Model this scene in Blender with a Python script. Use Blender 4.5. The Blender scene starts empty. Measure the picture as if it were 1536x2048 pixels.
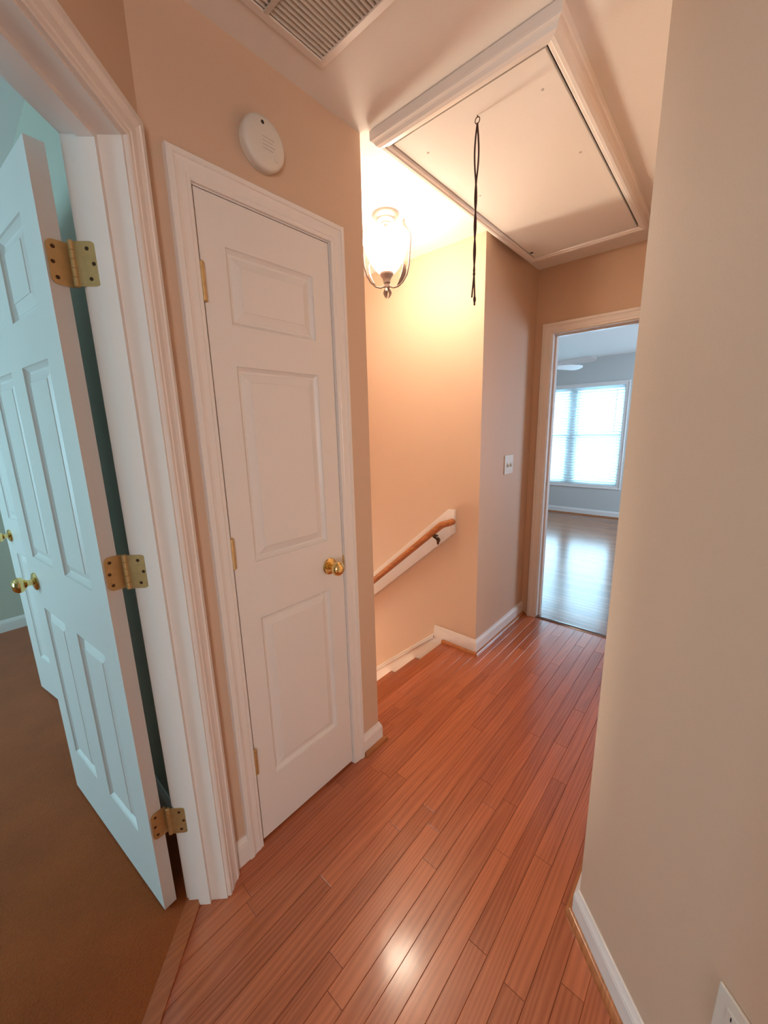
import bpy, bmesh, math, random
from mathutils import Vector, Matrix
random.seed(7)
S = bpy.context.scene
COL = S.collection
PI = math.pi
R2 = math.sqrt(.5)

# ------------------------------------------------------------------ camera
CAM_H, YAW, PITCH, ROLL, FPX = 1.4406, math.radians(41.602), math.radians(-12.063), math.radians(-1.401), 781.5
fw = Vector((math.cos(PITCH)*math.cos(YAW), math.cos(PITCH)*math.sin(YAW), math.sin(PITCH)))
rt = fw.cross(Vector((0, 0, 1))).normalized(); up = rt.cross(fw)
r2 = rt*math.cos(ROLL)+up*math.sin(ROLL); u2 = up*math.cos(ROLL)-rt*math.sin(ROLL)
cd = bpy.data.cameras.new('camera'); cam = bpy.data.objects.new('camera', cd); COL.objects.link(cam)
M = Matrix((r2, u2, -fw)).transposed().to_4x4(); M.translation = (0, 0, CAM_H)
cam.matrix_world = M
cd.sensor_fit = 'HORIZONTAL'; cd.sensor_width = 36; cd.lens = FPX/1536*36; cd.clip_start = .02
S.camera = cam

# ------------------------------------------------------------------ light
S.view_settings.view_transform = 'Standard'; S.view_settings.look = 'None'
S.view_settings.gamma = 1; S.view_settings.use_curve_mapping = False
S.view_settings.exposure = 2.45
W = bpy.data.worlds.new('sky'); S.world = W; W.use_nodes = True
W.node_tree.nodes['Background'].inputs[0].default_value = (.62, .88, 1, 1)
W.node_tree.nodes['Background'].inputs[1].default_value = .8

def area(name, loc, direction, sx, sy, power, color):
    l = bpy.data.lights.new(name, 'AREA'); l.shape = 'RECTANGLE'; l.size = sx; l.size_y = sy
    l.energy = power; l.color = color
    o = bpy.data.objects.new(name, l); COL.objects.link(o); o.location = loc
    o.rotation_euler = Vector(direction).to_track_quat('-Z', 'Y').to_euler()
    return o
# daylight outside the far and left bedroom windows, and outside three added fill windows
area('daylight_far_window', (6.98, 1.97, 1.3), (-1, 0, 0), 1.5, 1.5, 14, (.40, .72, 1))
area('added_fill_far_side', (5.3, -1.35, 1.3), (0, 1, 0), 1.5, 1.4, 18, (.56, .74, 1))  # added fill through an unseen side window, cools the hall wall
area('daylight_left_window', (-2.85, 2.7, 1.3), (1, 0, 0), 1.3, 1.5, 12.5, (.40, .82, 1))
area('added_fill_hall_rear', (-1.96, -2.06, 1.35), (1, 1, 0), .7, 1.2, 8.5, (1, .85, .77))  # added fill light from behind the viewer
area('added_fill_stair_foot', (1.62, 5.3, -1.2), (0, -1, 0), .7, 1.4, 50, (1, .84, .62))  # added light from below to brighten the stairwell wall

# ------------------------------------------------------------------ key measures (metres)
H = 2.4323          # hall ceiling
YC = 1.090          # closet wall face
XE = 1.15           # end of the closet wall
XS = 2.0871         # stair wall face
YH = 1.0932         # hall wall face
XEND = 2.8206       # end wall face
YR = .18            # right hall wall face
XR = 1.03           # corner of the right angled wall
NB, NB2 = .4667, .585    # angled bedroom wall: hall face and bedroom face (along (-1,1))
NR = -.601          # angled right wall face
def sn(s, n): return (R2*(s-n), R2*(s+n))     # position from along-wall and across-wall coordinates of the angled hall

# ------------------------------------------------------------------ materials
def new_mat(name):
    m = bpy.data.materials.new(name); m.use_nodes = True
    nt = m.node_tree; return m, nt, nt.nodes['Principled BSDF']
def N(nt, t, **kw):
    n = nt.nodes.new(t)
    for k, v in kw.items(): setattr(n, k, v)
    return n
def bump(nt, b, height, strength=.2, dist=.001):
    n = N(nt, 'ShaderNodeBump'); n.inputs['Strength'].default_value = strength; n.inputs['Distance'].default_value = dist
    nt.links.new(height, n.inputs['Height']); nt.links.new(n.outputs[0], b.inputs['Normal'])
def plain(name, col, rough=.5, metal=0, noise=0, nscale=60, bumpy=0, coat=0, spec=None):
    m, nt, b = new_mat(name)
    b.inputs['Base Color'].default_value = (*col, 1); b.inputs['Roughness'].default_value = rough
    b.inputs['Metallic'].default_value = metal
    if spec is not None: b.inputs['Specular IOR Level'].default_value = spec
    if coat: b.inputs['Coat Weight'].default_value = coat; b.inputs['Coat Roughness'].default_value = .1
    if noise or bumpy:
        tc = N(nt, 'ShaderNodeTexCoord'); nz = N(nt, 'ShaderNodeTexNoise')
        nz.inputs['Scale'].default_value = nscale; nz.inputs['Detail'].default_value = 4
        nt.links.new(tc.outputs['Object'], nz.inputs['Vector'])
        if noise:
            mx = N(nt, 'ShaderNodeMix', data_type='RGBA')
            mx.inputs['A'].default_value = (*[c*(1-noise) for c in col], 1); mx.inputs['B'].default_value = (*[min(1, c*(1+noise)) for c in col], 1)
            nt.links.new(nz.outputs['Fac'], mx.inputs['Factor']); nt.links.new(mx.outputs['Result'], b.inputs['Base Color'])
        if bumpy: bump(nt, b, nz.outputs['Fac'], bumpy, .002)
    return m
WALL = plain('tan_wall_paint', (.645, .45, .325), .62, noise=.03, nscale=220, bumpy=.12)
GREYWALL = plain('grey_wall_paint', (.58, .57, .55), .6, noise=.03, nscale=220, bumpy=.1)
BEDWALL = plain('olive_grey_wall_paint', (.52, .50, .42), .6, noise=.03, nscale=220, bumpy=.1)
CEIL = plain('ceiling_paint', (.83, .785, .755), .8, noise=.02, nscale=180, bumpy=.15)
TRIM = plain('white_trim_paint', (.81, .75, .72), .32, noise=.012, nscale=30)
DOOR = plain('white_door_paint', (.79, .74, .715), .38, noise=.015, nscale=120, bumpy=.04)
PLASTIC = plain('ivory_plastic', (.72, .655, .585), .4, noise=.01)
BRASS = plain('polished_brass', (.86, .62, .26), .14, 1, noise=.05, nscale=40)
HINGE = plain('worn_brass', (.62, .42, .19), .5, .75, noise=.2, nscale=70)
DARK = plain('dark_void', (.012, .011, .010), .7, noise=.1)
BRONZE = plain('dark_bronze', (.10, .055, .03), .4, .8, noise=.1)
PEWTER = plain('brushed_pewter_paint', (.20, .135, .11), .5, .2, noise=.08, nscale=90)
CANOPY = plain('pewter_glare_darkened', (.085, .068, .056), .5, .2, noise=.06, nscale=90)  # canopy pewter darkened in colour to offset the bulb's glare
CORD = plain('dark_brown_cord', (.055, .022, .018), .75, noise=.2, nscale=300)
GRILLE = plain('grille_enamel', (.62, .56, .50), .45, noise=.03)
SLAT = plain('white_vinyl', (.85, .87, .88), .4, noise=.01)
_nt = SLAT.node_tree; _o = _nt.nodes['Material Output']; _t = N(_nt, 'ShaderNodeBsdfTranslucent'); _t.inputs[0].default_value = (.82, .90, .92, 1)
_m = N(_nt, 'ShaderNodeMixShader'); _m.inputs[0].default_value = .45
_nt.links.new(_nt.nodes['Principled BSDF'].outputs[0], _m.inputs[1]); _nt.links.new(_t.outputs[0], _m.inputs[2]); _nt.links.new(_m.outputs[0], _o.inputs[0])
HOLEBLACK = plain('hole_black', (.01, .01, .01), .6, noise=.1)  # flat black for holes and slots
SUBFLOOR = plain('dark_subfloor', (.05, .022, .012), .8, noise=.2)
GREYMARK = plain('grey_print', (.55, .50, .46), .5, noise=.02)

def wood(name, dark, light, axis='X', rough=.24, per_object=.55, planks=None, coat=.35):
    m, nt, b = new_mat(name); L = nt.links.new
    tc = N(nt, 'ShaderNodeTexCoord'); oi = N(nt, 'ShaderNodeObjectInfo')
    add = N(nt, 'ShaderNodeVectorMath', operation='ADD'); sc = N(nt, 'ShaderNodeVectorMath', operation='SCALE')
    cmb = N(nt, 'ShaderNodeCombineXYZ'); L(oi.outputs['Random'], cmb.inputs[0]); L(oi.outputs['Random'], cmb.inputs[1]); L(oi.outputs['Random'], cmb.inputs[2])
    L(cmb.outputs[0], sc.inputs[0]); sc.inputs['Scale'].default_value = 37
    L(tc.outputs['Object'], add.inputs[0]); L(sc.outputs[0], add.inputs[1])
    mp = N(nt, 'ShaderNodeMapping'); L(add.outputs[0], mp.inputs['Vector'])
    mp.inputs['Scale'].default_value = (2.6, 34, 34) if axis == 'X' else (34, 2.6, 34)
    nz = N(nt, 'ShaderNodeTexNoise'); nz.inputs['Scale'].default_value = 1.6; nz.inputs['Detail'].default_value = 6; nz.inputs['Distortion'].default_value = .9
    L(mp.outputs[0], nz.inputs['Vector'])
    mp2 = N(nt, 'ShaderNodeMapping'); L(add.outputs[0], mp2.inputs['Vector'])
    mp2.inputs['Scale'].default_value = (2.0, 26, 26) if axis == 'X' else (26, 2.0, 26)
    wv = N(nt, 'ShaderNodeTexWave', wave_type='BANDS', bands_direction='Y' if axis == 'X' else 'X'); wv.inputs['Scale'].default_value = .75; wv.inputs['Distortion'].default_value = 16
    wv.inputs['Detail'].default_value = 1; wv.inputs['Detail Scale'].default_value = .8; L(mp2.outputs[0], wv.inputs['Vector'])
    fine = N(nt, 'ShaderNodeMapping'); L(add.outputs[0], fine.inputs['Vector']); fine.inputs['Scale'].default_value = (9, 420, 420) if axis == 'X' else (420, 9, 420)
    nf = N(nt, 'ShaderNodeTexNoise'); nf.inputs['Scale'].default_value = 1; nf.inputs['Detail'].default_value = 2; L(fine.outputs[0], nf.inputs['Vector'])
    def math_(op, a, c, clamp=False):
        n = N(nt, 'ShaderNodeMath', operation=op, use_clamp=clamp)
        for i, v in enumerate((a, c)):
            if isinstance(v, (int, float)): n.inputs[i].default_value = v
            else: L(v, n.inputs[i])
        return n.outputs[0]
    grain = math_('ADD', math_('MULTIPLY', nz.outputs['Fac'], .55), math_('ADD', math_('MULTIPLY', wv.outputs['Fac'], .26), math_('MULTIPLY', nf.outputs['Fac'], .19)))
    rnd = oi.outputs['Random']; h = grain
    gap = None
    if planks:      # rows and staggered boards where they are too far off to be built singly
        pw, plen = planks
        sep = N(nt, 'ShaderNodeSeparateXYZ'); L(tc.outputs['Object'], sep.inputs[0])
        a, c = (sep.outputs[1], sep.outputs[0]) if axis == 'X' else (sep.outputs[0], sep.outputs[1])
        rowf = math_('DIVIDE', a, pw); row = math_('FLOOR', rowf, 0); fr = math_('SUBTRACT', rowf, row)
        wn = N(nt, 'ShaderNodeTexWhiteNoise', noise_dimensions='1D'); L(row, wn.inputs['W'])
        cf = math_('ADD', math_('DIVIDE', c, plen), math_('MULTIPLY', wn.outputs['Value'], 7)); ce = math_('FLOOR', cf, 0)
        wn2 = N(nt, 'ShaderNodeTexWhiteNoise', noise_dimensions='2D'); cv = N(nt, 'ShaderNodeCombineXYZ'); L(row, cv.inputs[0]); L(ce, cv.inputs[1]); L(cv.outputs[0], wn2.inputs['Vector'])
        rnd = wn2.outputs['Value']
        gap = math_('GREATER_THAN', math_('ABSOLUTE', math_('SUBTRACT', fr, .5), 0), .475)
        h = math_('SUBTRACT', grain, math_('MULTIPLY', gap, 3.0))
    fac = math_('ADD', math_('MULTIPLY', grain, 1.5-per_object), math_('MULTIPLY', math_('SUBTRACT', rnd, .40), per_object), True)
    mx = N(nt, 'ShaderNodeMix', data_type='RGBA'); mx.inputs['A'].default_value = (*dark, 1); mx.inputs['B'].default_value = (*light, 1)
    L(fac, mx.inputs['Factor']); out = mx.outputs['Result']
    if gap is not None:
        g = N(nt, 'ShaderNodeMix', data_type='RGBA'); g.inputs['B'].default_value = (dark[0]*.4, dark[1]*.4, dark[2]*.4, 1); L(gap, g.inputs['Factor']); L(out, g.inputs['A']); out = g.outputs['Result']
    L(out, b.inputs['Base Color']); b.inputs['Roughness'].default_value = rough
    b.inputs['Coat Weight'].default_value = coat; b.inputs['Coat Roughness'].default_value = .12
    bump(nt, b, h, .18, .0006)
    return m
OAK = wood('oak_floor_boards', (.27, .062, .022), (.63, .190, .082), per_object=.40, rough=.3, coat=.5)
OAKFAR = wood('oak_floor_far_room', (.17, .062, .030), (.42, .17, .085), axis='Y', planks=(.057, .8), rough=.2, per_object=.4, coat=.0)
OAKNOSE = wood('oak_stair_nosing', (.30, .065, .022), (.56, .155, .055), per_object=.3)
OAKRAIL = wood('oak_handrail', (.30, .085, .026), (.55, .20, .07), axis='Y', per_object=.2)
OAKSHOE = wood('oak_shoe_molding', (.26, .080, .024), (.52, .19, .07), per_object=.3)
DARKOAK = wood('dark_oak_strip', (.07, .022, .010), (.16, .055, .025), axis='Y', per_object=.2)
THRESH = wood('oak_threshold', (.30, .075, .022), (.50, .135, .042), per_object=.2, rough=.4, coat=0)

def carpet_mat():
    m, nt, b = new_mat('brown_carpet'); L = nt.links.new
    tc = N(nt, 'ShaderNodeTexCoord')
    a = N(nt, 'ShaderNodeTexNoise'); a.inputs['Scale'].default_value = 5; a.inputs['Detail'].default_value = 3; L(tc.outputs['Object'], a.inputs['Vector'])
    c = N(nt, 'ShaderNodeTexNoise'); c.inputs['Scale'].default_value = 260; c.inputs['Detail'].default_value = 3; L(tc.outputs['Object'], c.inputs['Vector'])
    s = N(nt, 'ShaderNodeMath', operation='MULTIPLY_ADD'); s.inputs[1].default_value = .55; L(c.outputs['Fac'], s.inputs[0])
    t = N(nt, 'ShaderNodeMath', operation='MULTIPLY'); t.inputs[1].default_value = .5; L(a.outputs['Fac'], t.inputs[0]); L(t.outputs[0], s.inputs[2])
    mx = N(nt, 'ShaderNodeMix', data_type='RGBA'); mx.inputs['A'].default_value = (.19, .036, .004, 1); mx.inputs['B'].default_value = (.51, .112, .016, 1)
    L(s.outputs[0], mx.inputs['Factor']); L(mx.outputs['Result'], b.inputs['Base Color'])
    b.inputs['Roughness'].default_value = .95; b.inputs['Specular IOR Level'].default_value = .1; b.inputs['Sheen Weight'].default_value = .2
    bump(nt, b, c.outputs['Fac'], .6, .006)
    return m
CARPET = carpet_mat()
def glass_mat():
    m = bpy.data.materials.new('window_glass'); m.use_nodes = True; nt = m.node_tree; nt.nodes.clear()
    o = N(nt, 'ShaderNodeOutputMaterial'); mx = N(nt, 'ShaderNodeMixShader'); t = N(nt, 'ShaderNodeBsdfTransparent'); g = N(nt, 'ShaderNodeBsdfGlossy')
    t.inputs[0].default_value = (.95, .98, .98, 1); g.inputs['Roughness'].default_value = .02; mx.inputs[0].default_value = .06
    nt.links.new(t.outputs[0], mx.inputs[1]); nt.links.new(g.outputs[0], mx.inputs[2]); nt.links.new(mx.outputs[0], o.inputs[0]); return m
GLASS = glass_mat()
def lampglass_mat():
    m = bpy.data.materials.new('lit_frosted_glass'); m.use_nodes = True; nt = m.node_tree; nt.nodes.clear()
    o = N(nt, 'ShaderNodeOutputMaterial'); mx = N(nt, 'ShaderNodeMixShader'); t = N(nt, 'ShaderNodeBsdfTransparent')
    e = N(nt, 'ShaderNodeEmission'); e.inputs[0].default_value = (1, .82, .62, 1); e.inputs[1].default_value = 11
    mx.inputs[0].default_value = .6
    nt.links.new(t.outputs[0], mx.inputs[1]); nt.links.new(e.outputs[0], mx.inputs[2]); nt.links.new(mx.outputs[0], o.inputs[0]); return m
LAMPGLASS = lampglass_mat()
def emit(name, col, s):
    m = bpy.data.materials.new(name); m.use_nodes = True; nt = m.node_tree; nt.nodes.clear()
    o = N(nt, 'ShaderNodeOutputMaterial'); e = N(nt, 'ShaderNodeEmission'); e.inputs[0].default_value = (*col, 1); e.inputs[1].default_value = s
    nt.links.new(e.outputs[0], o.inputs[0]); return m

# ------------------------------------------------------------------ mesh helpers
class MB:
    def __init__(s): s.v = []; s.f = []
    def add(s, vs, fs):
        k = len(s.v); s.v += [Vector(v) for v in vs]; s.f += [tuple(i+k for i in f) for f in fs]; return s
    def box(s, x0, x1, y0, y1, z0, z1):
        return s.prism([(x0, y0), (x1, y0), (x1, y1), (x0, y1)], z0, z1)
    def prism(s, poly, z0, z1):          # poly counter-clockwise in xy
        a = sum(poly[i][0]*poly[(i+1) % len(poly)][1]-poly[(i+1) % len(poly)][0]*poly[i][1] for i in range(len(poly)))
        if a < 0: poly = poly[::-1]
        n = len(poly)
        return s.add([(x, y, z0) for x, y in poly]+[(x, y, z1) for x, y in poly],
                     [tuple(range(n-1, -1, -1)), tuple(range(n, 2*n))]+[(i, (i+1) % n, n+(i+1) % n, n+i) for i in range(n)])
    def loft(s, rings, close=True, cap=True):     # rings: lists of points of one length
        n = len(rings[0]); vs = [p for r in rings for p in r]; fs = []
        for a in range(len(rings)-1):
            for i in range(n if close else n-1):
                j = (i+1) % n; fs.append((a*n+i, a*n+j, (a+1)*n+j, (a+1)*n+i))
        if cap: fs += [tuple(range(n-1, -1, -1)), tuple(range((len(rings)-1)*n, len(rings)*n))]
        return s.add(vs, fs)
    def lathe(s, prof, origin=(0, 0, 0), axis=(0, 0, 1), n=24, cap=True):   # prof: (radius, distance along axis)
        ax = Vector(axis).normalized(); t = ax.orthogonal().normalized(); b = ax.cross(t); o = Vector(origin)
        return s.loft([[o+ax*h+(t*math.cos(2*PI*i/n)+b*math.sin(2*PI*i/n))*r for i in range(n)] for r, h in prof], cap=cap)
    def tube(s, pts, rad, n=8):
        pts = [Vector(p) for p in pts]; rings = []; t0 = None
        for i, p in enumerate(pts):
            d = (pts[min(i+1, len(pts)-1)]-pts[max(i-1, 0)]).normalized()
            t = d.orthogonal().normalized() if t0 is None else (t0-d*t0.dot(d)).normalized()
            t0 = t; b = d.cross(t); r = rad[i] if isinstance(rad, (list, tuple)) else rad
            rings.append([p+(t*math.cos(2*PI*k/n)+b*math.sin(2*PI*k/n))*r for k in range(n)])
        return s.loft(rings)
WM = {}
def obj(name, mb, mat, parent=None, smooth=False, local=False, kind=None, bevel=0):
    me = bpy.data.meshes.new(name); vs = mb.v
    if parent is not None and not local and parent.name in WM:
        inv = WM[parent.name].inverted(); vs = [inv @ v for v in vs]
    me.from_pydata([tuple(v) for v in vs], [], mb.f); me.materials.append(mat)
    bm = bmesh.new(); bm.from_mesh(me); bmesh.ops.recalc_face_normals(bm, faces=bm.faces)
    if bevel:
        bmesh.ops.bevel(bm, geom=[e for e in bm.edges if len(e.link_faces) == 2 and e.calc_face_angle(0) > .5], offset=bevel, segments=2, profile=.6, affect='EDGES', clamp_overlap=True)
    bm.to_mesh(me); bm.free()
    if smooth:
        for p in me.polygons: p.use_smooth = True
        me.set_sharp_from_angle(angle=math.radians(35))
    o = bpy.data.objects.new(name, me); COL.objects.link(o)
    if parent is not None:
        o.parent = parent; WM[o.name] = WM.get(parent.name, Matrix())
    if kind: o['kind'] = kind
    return o
def tag(o, label, cat, group=None, kind=None):
    o['label'] = label; o['category'] = cat
    if group: o['group'] = group
    if kind: o['kind'] = kind
    return o
def thing(name, label, cat, loc=(0, 0, 0), rotz=0, kind=None, group=None):
    o = bpy.data.objects.new(name, None); COL.objects.link(o); o.empty_display_size = .1
    o.location = loc; o.rotation_euler = (0, 0, rotz)
    WM[o.name] = Matrix.Translation(loc) @ Matrix.Rotation(rotz, 4, 'Z')
    return tag(o, label, cat, group, kind)
def struct(name, mb, mat, label, cat): return tag(obj(name, mb, mat), label, cat, kind='structure')

def clip(poly, a, b, c):            # keep a*x+b*y<=c
    out = []
    for i in range(len(poly)):
        p, q = poly[i], poly[(i+1) % len(poly)]; fp, fq = a*p[0]+b*p[1]-c, a*q[0]+b*q[1]-c
        if fp <= 0: out.append(p)
        if fp*fq < 0: t = fp/(fp-fq); out.append((p[0]+t*(q[0]-p[0]), p[1]+t*(q[1]-p[1])))
    return out

# ------------------------------------------------------------------ the setting: floors
sub = MB().prism([(.36, 1.187), (.43, 1.80), (1.05, 1.80), (1.05, 1.335), (XS, 1.335), (XS, 1.20), (XEND+.03, 1.20), (XEND+.03, .06), (1.0, .06), (-1.42, -2.40), (-2.27, -1.60)], -.19, -.016)
floor = struct('floor', sub, SUBFLOOR, 'reddish oak strip floor of the narrow hall and stair landing', 'floor')
PW = .0572
def plank(poly):
    cx = sum(p[0] for p in poly)/len(poly); cy = sum(p[1] for p in poly)/len(poly)
    mb = MB(); g = .00025
    def inset(d):
        out = []
        for x, y in poly:
            out.append((x-math.copysign(min(d, abs(x-cx)), x-cx), y-math.copysign(min(d, abs(y-cy)), y-cy)))
        return out
    mb.loft([[(x, y, -.016) for x, y in inset(g)], [(x, y, -.0012) for x, y in inset(g)], [(x, y, 0) for x, y in inset(g+.0010)]])
    obj('plank', mb, OAK, floor)
y = 1.2565-PW; rows = []
k = 0
while y > -1.0:
    rows.append((y, y+PW)); y -= PW
for r, (y0, y1) in enumerate(rows):
    xa, xb = y0-.56*2*R2-.25, XEND-.005
    x = xa-random.uniform(0, .9)
    while x < xb:
        L = random.choice((.32, .45, .6, .75, .95, 1.15, 1.3))*random.uniform(.9, 1.1)
        x1 = min(x+L, xb)
        if xb-x1 < .15: x1 = xb
        poly = [(x, y0), (x1, y0), (x1, y1), (x, y1)]
        poly = clip(poly, -R2, R2, .547)                 # up to the bedroom threshold
        if y1 < .2: poly = clip(poly, R2, -R2, -NR+.05)    # under the angled right wall
        if y0 > 1.10-.0001: poly = clip(poly, -1, 0, -1.06) if y0 > 1.16 else clip(poly, -1, 0, -.36)
        if y1 > 1.20: poly = clip(poly, 1, 0, XS+.02)
        if y0 < .15: poly = clip(poly, 0, -1, 1.2)
        if y1 < .12 and len(poly) > 2: poly = clip(poly, R2, -R2, -NR+.08)
        if len(poly) > 2:
            ar = abs(sum(poly[i][0]*poly[(i+1) % len(poly)][1]-poly[(i+1) % len(poly)][0]*poly[i][1] for i in range(len(poly))))/2
            if ar > .0012: plank(poly)
        x = x1
# rear part of the hall floor, behind the viewer
obj('rear_boards', MB().prism([(-.30, -1.0+.03), (.0-.07, -1.0+.03), (-1.42, -2.38), (-2.25, -1.62), (-1.70, -1.0+.03)], -.016, -.001), OAK, floor)
struct('floor.001', MB().box(XEND+.03, 6.9, -1.2, 4.0, -.1, 0), OAKFAR, 'glossy oak floor of the far bright room, boards parallel to its window', 'floor')
struct('floor.002', MB().prism([sn(1.04, .59), (.36, 1.21), (.36, 2.11), (.46, 2.11), (.46, 2.90), (.36, 2.90), (.36, 4.05), (-2.7, 4.05), (-2.7, -.2), (-1.05, -.2), (-.93, -.099)], -.1, .006), CARPET, 'worn brown carpet of the bedroom behind the open door', 'carpet')
struct('floor.003', MB().box(1.0, 2.2, 1.2, 5.2, -2.62, -2.52), OAKFAR, 'oak floor at the foot of the stairs', 'floor')

# ------------------------------------------------------------------ walls
def wall(name, mb, mat, label): return struct(name, mb, mat, label, 'wall')
wall('wall_closet', MB().prism([(.43, YC), (.516, YC), (.516, YC+.115), (.36, YC+.115), (.36, 1.187)], 0, H).box(1.0, XE, YC, YC+.115, 0, H).box(.516, 1.0, YC, YC+.115, 2.062, H),
     WALL, 'tan wall around the narrow closet door')
o0, o1 = .203, 1.0          # opening along the angled bedroom wall
wall('wall_bedroom', MB().prism([sn(o1, NB), (.43, YC), (.36, 1.187), sn(o1, NB2)], 0, H).prism([sn(-2.6, NB), sn(o0, NB), sn(o0, NB2), sn(-2.6, NB2)], 0, H)
     .prism([sn(o0, NB), sn(o1, NB), sn(o1, NB2), sn(o0, NB2)], 2.062, H), WALL, 'tan angled wall around the open bedroom doorway')
wall('wall_stair', MB().box(XS, XS+.1, YH+.1, 5.1, -2.52, H) .box(XS, XS+.1, YH, YH+.1, -.3, -.0161), WALL, 'lamp lit tan wall carrying the stair handrail')
wall('wall_hall', MB().box(XS, XEND, YH, YH+.1, -.016, H), WALL, 'tan wall with the double light switch')
wall('wall_end', MB().box(XEND, XEND+.115, .995, 1.30, 0, H).box(XEND, XEND+.115, -.05, .244, 0, H).box(XEND, XEND+.115, .244, .995, 2.043, H), WALL, 'tan end wall around the doorway to the far room')
wall('wall_right', MB().prism([(XR, YR), (1.078, .065), sn(-2.6, NR-.115), sn(-2.6, NR)], -.016, H), WALL, 'tan angled wall opposite the open bedroom door')
wall('wall_hall_right', MB().prism([(XR, YR), (XEND, YR), (XEND, .065), (1.078, .065)], -.016, H), WALL, 'tan hall wall facing the stair opening')
# wall behind the viewer, with an opening for the added fill window
wb = MB().prism([sn(-2.6, NR-.115), sn(-2.6, -.42), sn(-2.72, -.42), sn(-2.72, NR-.115)], -.05, H).prism([sn(-2.6, .28), sn(-2.6, NB2), sn(-2.72, NB2), sn(-2.72, .28)], -.05, H)
wb.prism([sn(-2.6, -.42), sn(-2.6, .28), sn(-2.72, .28), sn(-2.72, -.42)], -.05, .75).prism([sn(-2.6, -.42), sn(-2.6, .28), sn(-2.72, .28), sn(-2.72, -.42)], 1.95, H)
wall('wall_back', wb, WALL, 'tan wall with a small added fill window at the rear end of the hall')
# stairwell and closet
wall('wall_stair_left', MB().box(1.05, XE, YC+.115, 5.1, -2.52, H), WALL, 'tan stairwell wall on the back of the closet')
wall('wall_stair_back', MB().box(1.0, 1.27, 5.1, 5.2, -2.6, H).box(1.97, 2.25, 5.1, 5.2, -2.6, H).box(1.27, 1.97, 5.1, 5.2, -2.6, -1.9).box(1.27, 1.97, 5.1, 5.2, -.5, H), WALL, 'tan wall with an added fill window at the foot of the stairs')
wall('wall_closet_back', MB().box(.43, 1.05, 1.72, 1.80, 0, H), WALL, 'tan rear wall inside the closet')
wall('wall_landing_under', MB().box(1.15, XS, 1.17, 1.25, -2.52, -.19), WALL, 'tan wall below the stair landing')
# left bedroom
wall('wall_bedroom_right', MB().box(.36, .43, 1.187, 2.11, 0, H).box(.36, .43, 2.90, 4.05, 0, H).box(.36, .43, 2.11, 2.90, 2.06, H).box(.43, 1.05, 3.1, 3.16, 0, H), BEDWALL, 'olive grey bedroom wall behind the opened doors')
wall('wall_bedroom_far', MB().box(-2.7, .36, 3.97, 4.07, 0, H), BEDWALL, 'olive grey far wall of the left bedroom')
wall('wall_bedroom_near', MB().box(-2.7, -.93, -.2, -.1, 0, H), BEDWALL, 'olive grey near wall of the left bedroom')
wall('wall_bedroom_left', MB().box(-2.72, -2.6, -.1, 2.0, 0, H).box(-2.72, -2.6, 3.4, 3.97, 0, H).box(-2.72, -2.6, 2.0, 3.4, 0, .55).box(-2.72, -2.6, 2.0, 3.4, 2.05, H), BEDWALL, 'olive grey window wall of the left bedroom')
# far room
XW = 6.75
wy0, wy1, wz0, wz1 = 1.26, 2.68, .50, 1.985
wall('wall_far_window', MB().box(XW, XW+.13, -1.2, wy0, 0, 2.5).box(XW, XW+.13, wy1, 4.0, 0, 2.5).box(XW, XW+.13, wy0, wy1, 0, wz0).box(XW, XW+.13, wy0, wy1, wz1, 2.5), GREYWALL, 'cool grey wall around the far window')
wall('wall_far_left', MB().box(XEND+.0, XW+.13, 3.9, 4.0, 0, 2.5).box(XEND, XEND+.115, 1.30, 3.9, 0, 2.5), GREYWALL, 'cool grey wall of the far room beside the ceiling fan')
wall('wall_far_right', MB().box(XEND, 4.5, -1.2, -1.1, 0, 2.5).box(6.1, XW+.13, -1.2, -1.1, 0, 2.5).box(4.5, 6.1, -1.2, -1.1, 0, .6).box(4.5, 6.1, -1.2, -1.1, 2.0, 2.5).box(XEND, XEND+.115, -1.1, -.05, 0, 2.5), GREYWALL, 'cool grey wall of the far room hidden by the hall corner')
struct('ceiling', MB().box(-3, XEND+.05, -3, 5.3, H, H+.12), CEIL, 'white ceiling over hall, stairs and left bedroom', 'ceiling')
struct('ceiling.001', MB().box(XEND+.1, 7.0, -1.3, 4.1, 2.405, 2.52), CEIL, 'pale ceiling of the far room', 'ceiling')

# ------------------------------------------------------------------ mouldings
BASE = [(0, 0), (.014, 0), (.014, .072), (.0125, .076), (.0125, .080), (.010, .084), (.0065, .092), (.005, .097), (0, .098)]
SHOE = [(.0, 0), (.019, 0), (.0185, .006), (.0165, .012), (.0115, .0165), (.006, .018), (.0, .018)]
def sweep(pts, prof, side, closed=False, z0=0, zs=1):
    """profile (d, z) along a 2-D path, mitred; d grows to the given side; returns one MB per segment"""
    P = [Vector(p) for p in pts]; n = len(P); out = []
    def nrm(i): d = (P[(i+1) % n]-P[i]).normalized(); return Vector((-d.y, d.x))*side
    segs = n if closed else n-1
    def off(i):
        if closed or 0 < i < n-1:
            a, b = nrm((i-1) % n), nrm(i % n); m = (a+b).normalized(); return m/m.dot(a)
        return nrm(0) if i == 0 else nrm(n-2)
    for i in range(segs):
        a, b, oa, ob = P[i], P[(i+1) % n], off(i), off((i+1) % n)
        out.append(MB().loft([[(*(a+oa*d), z0+z*zs) for d, z in prof], [(*(b+ob*d), z0+z*zs) for d, z in prof]]))
    return out
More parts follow.
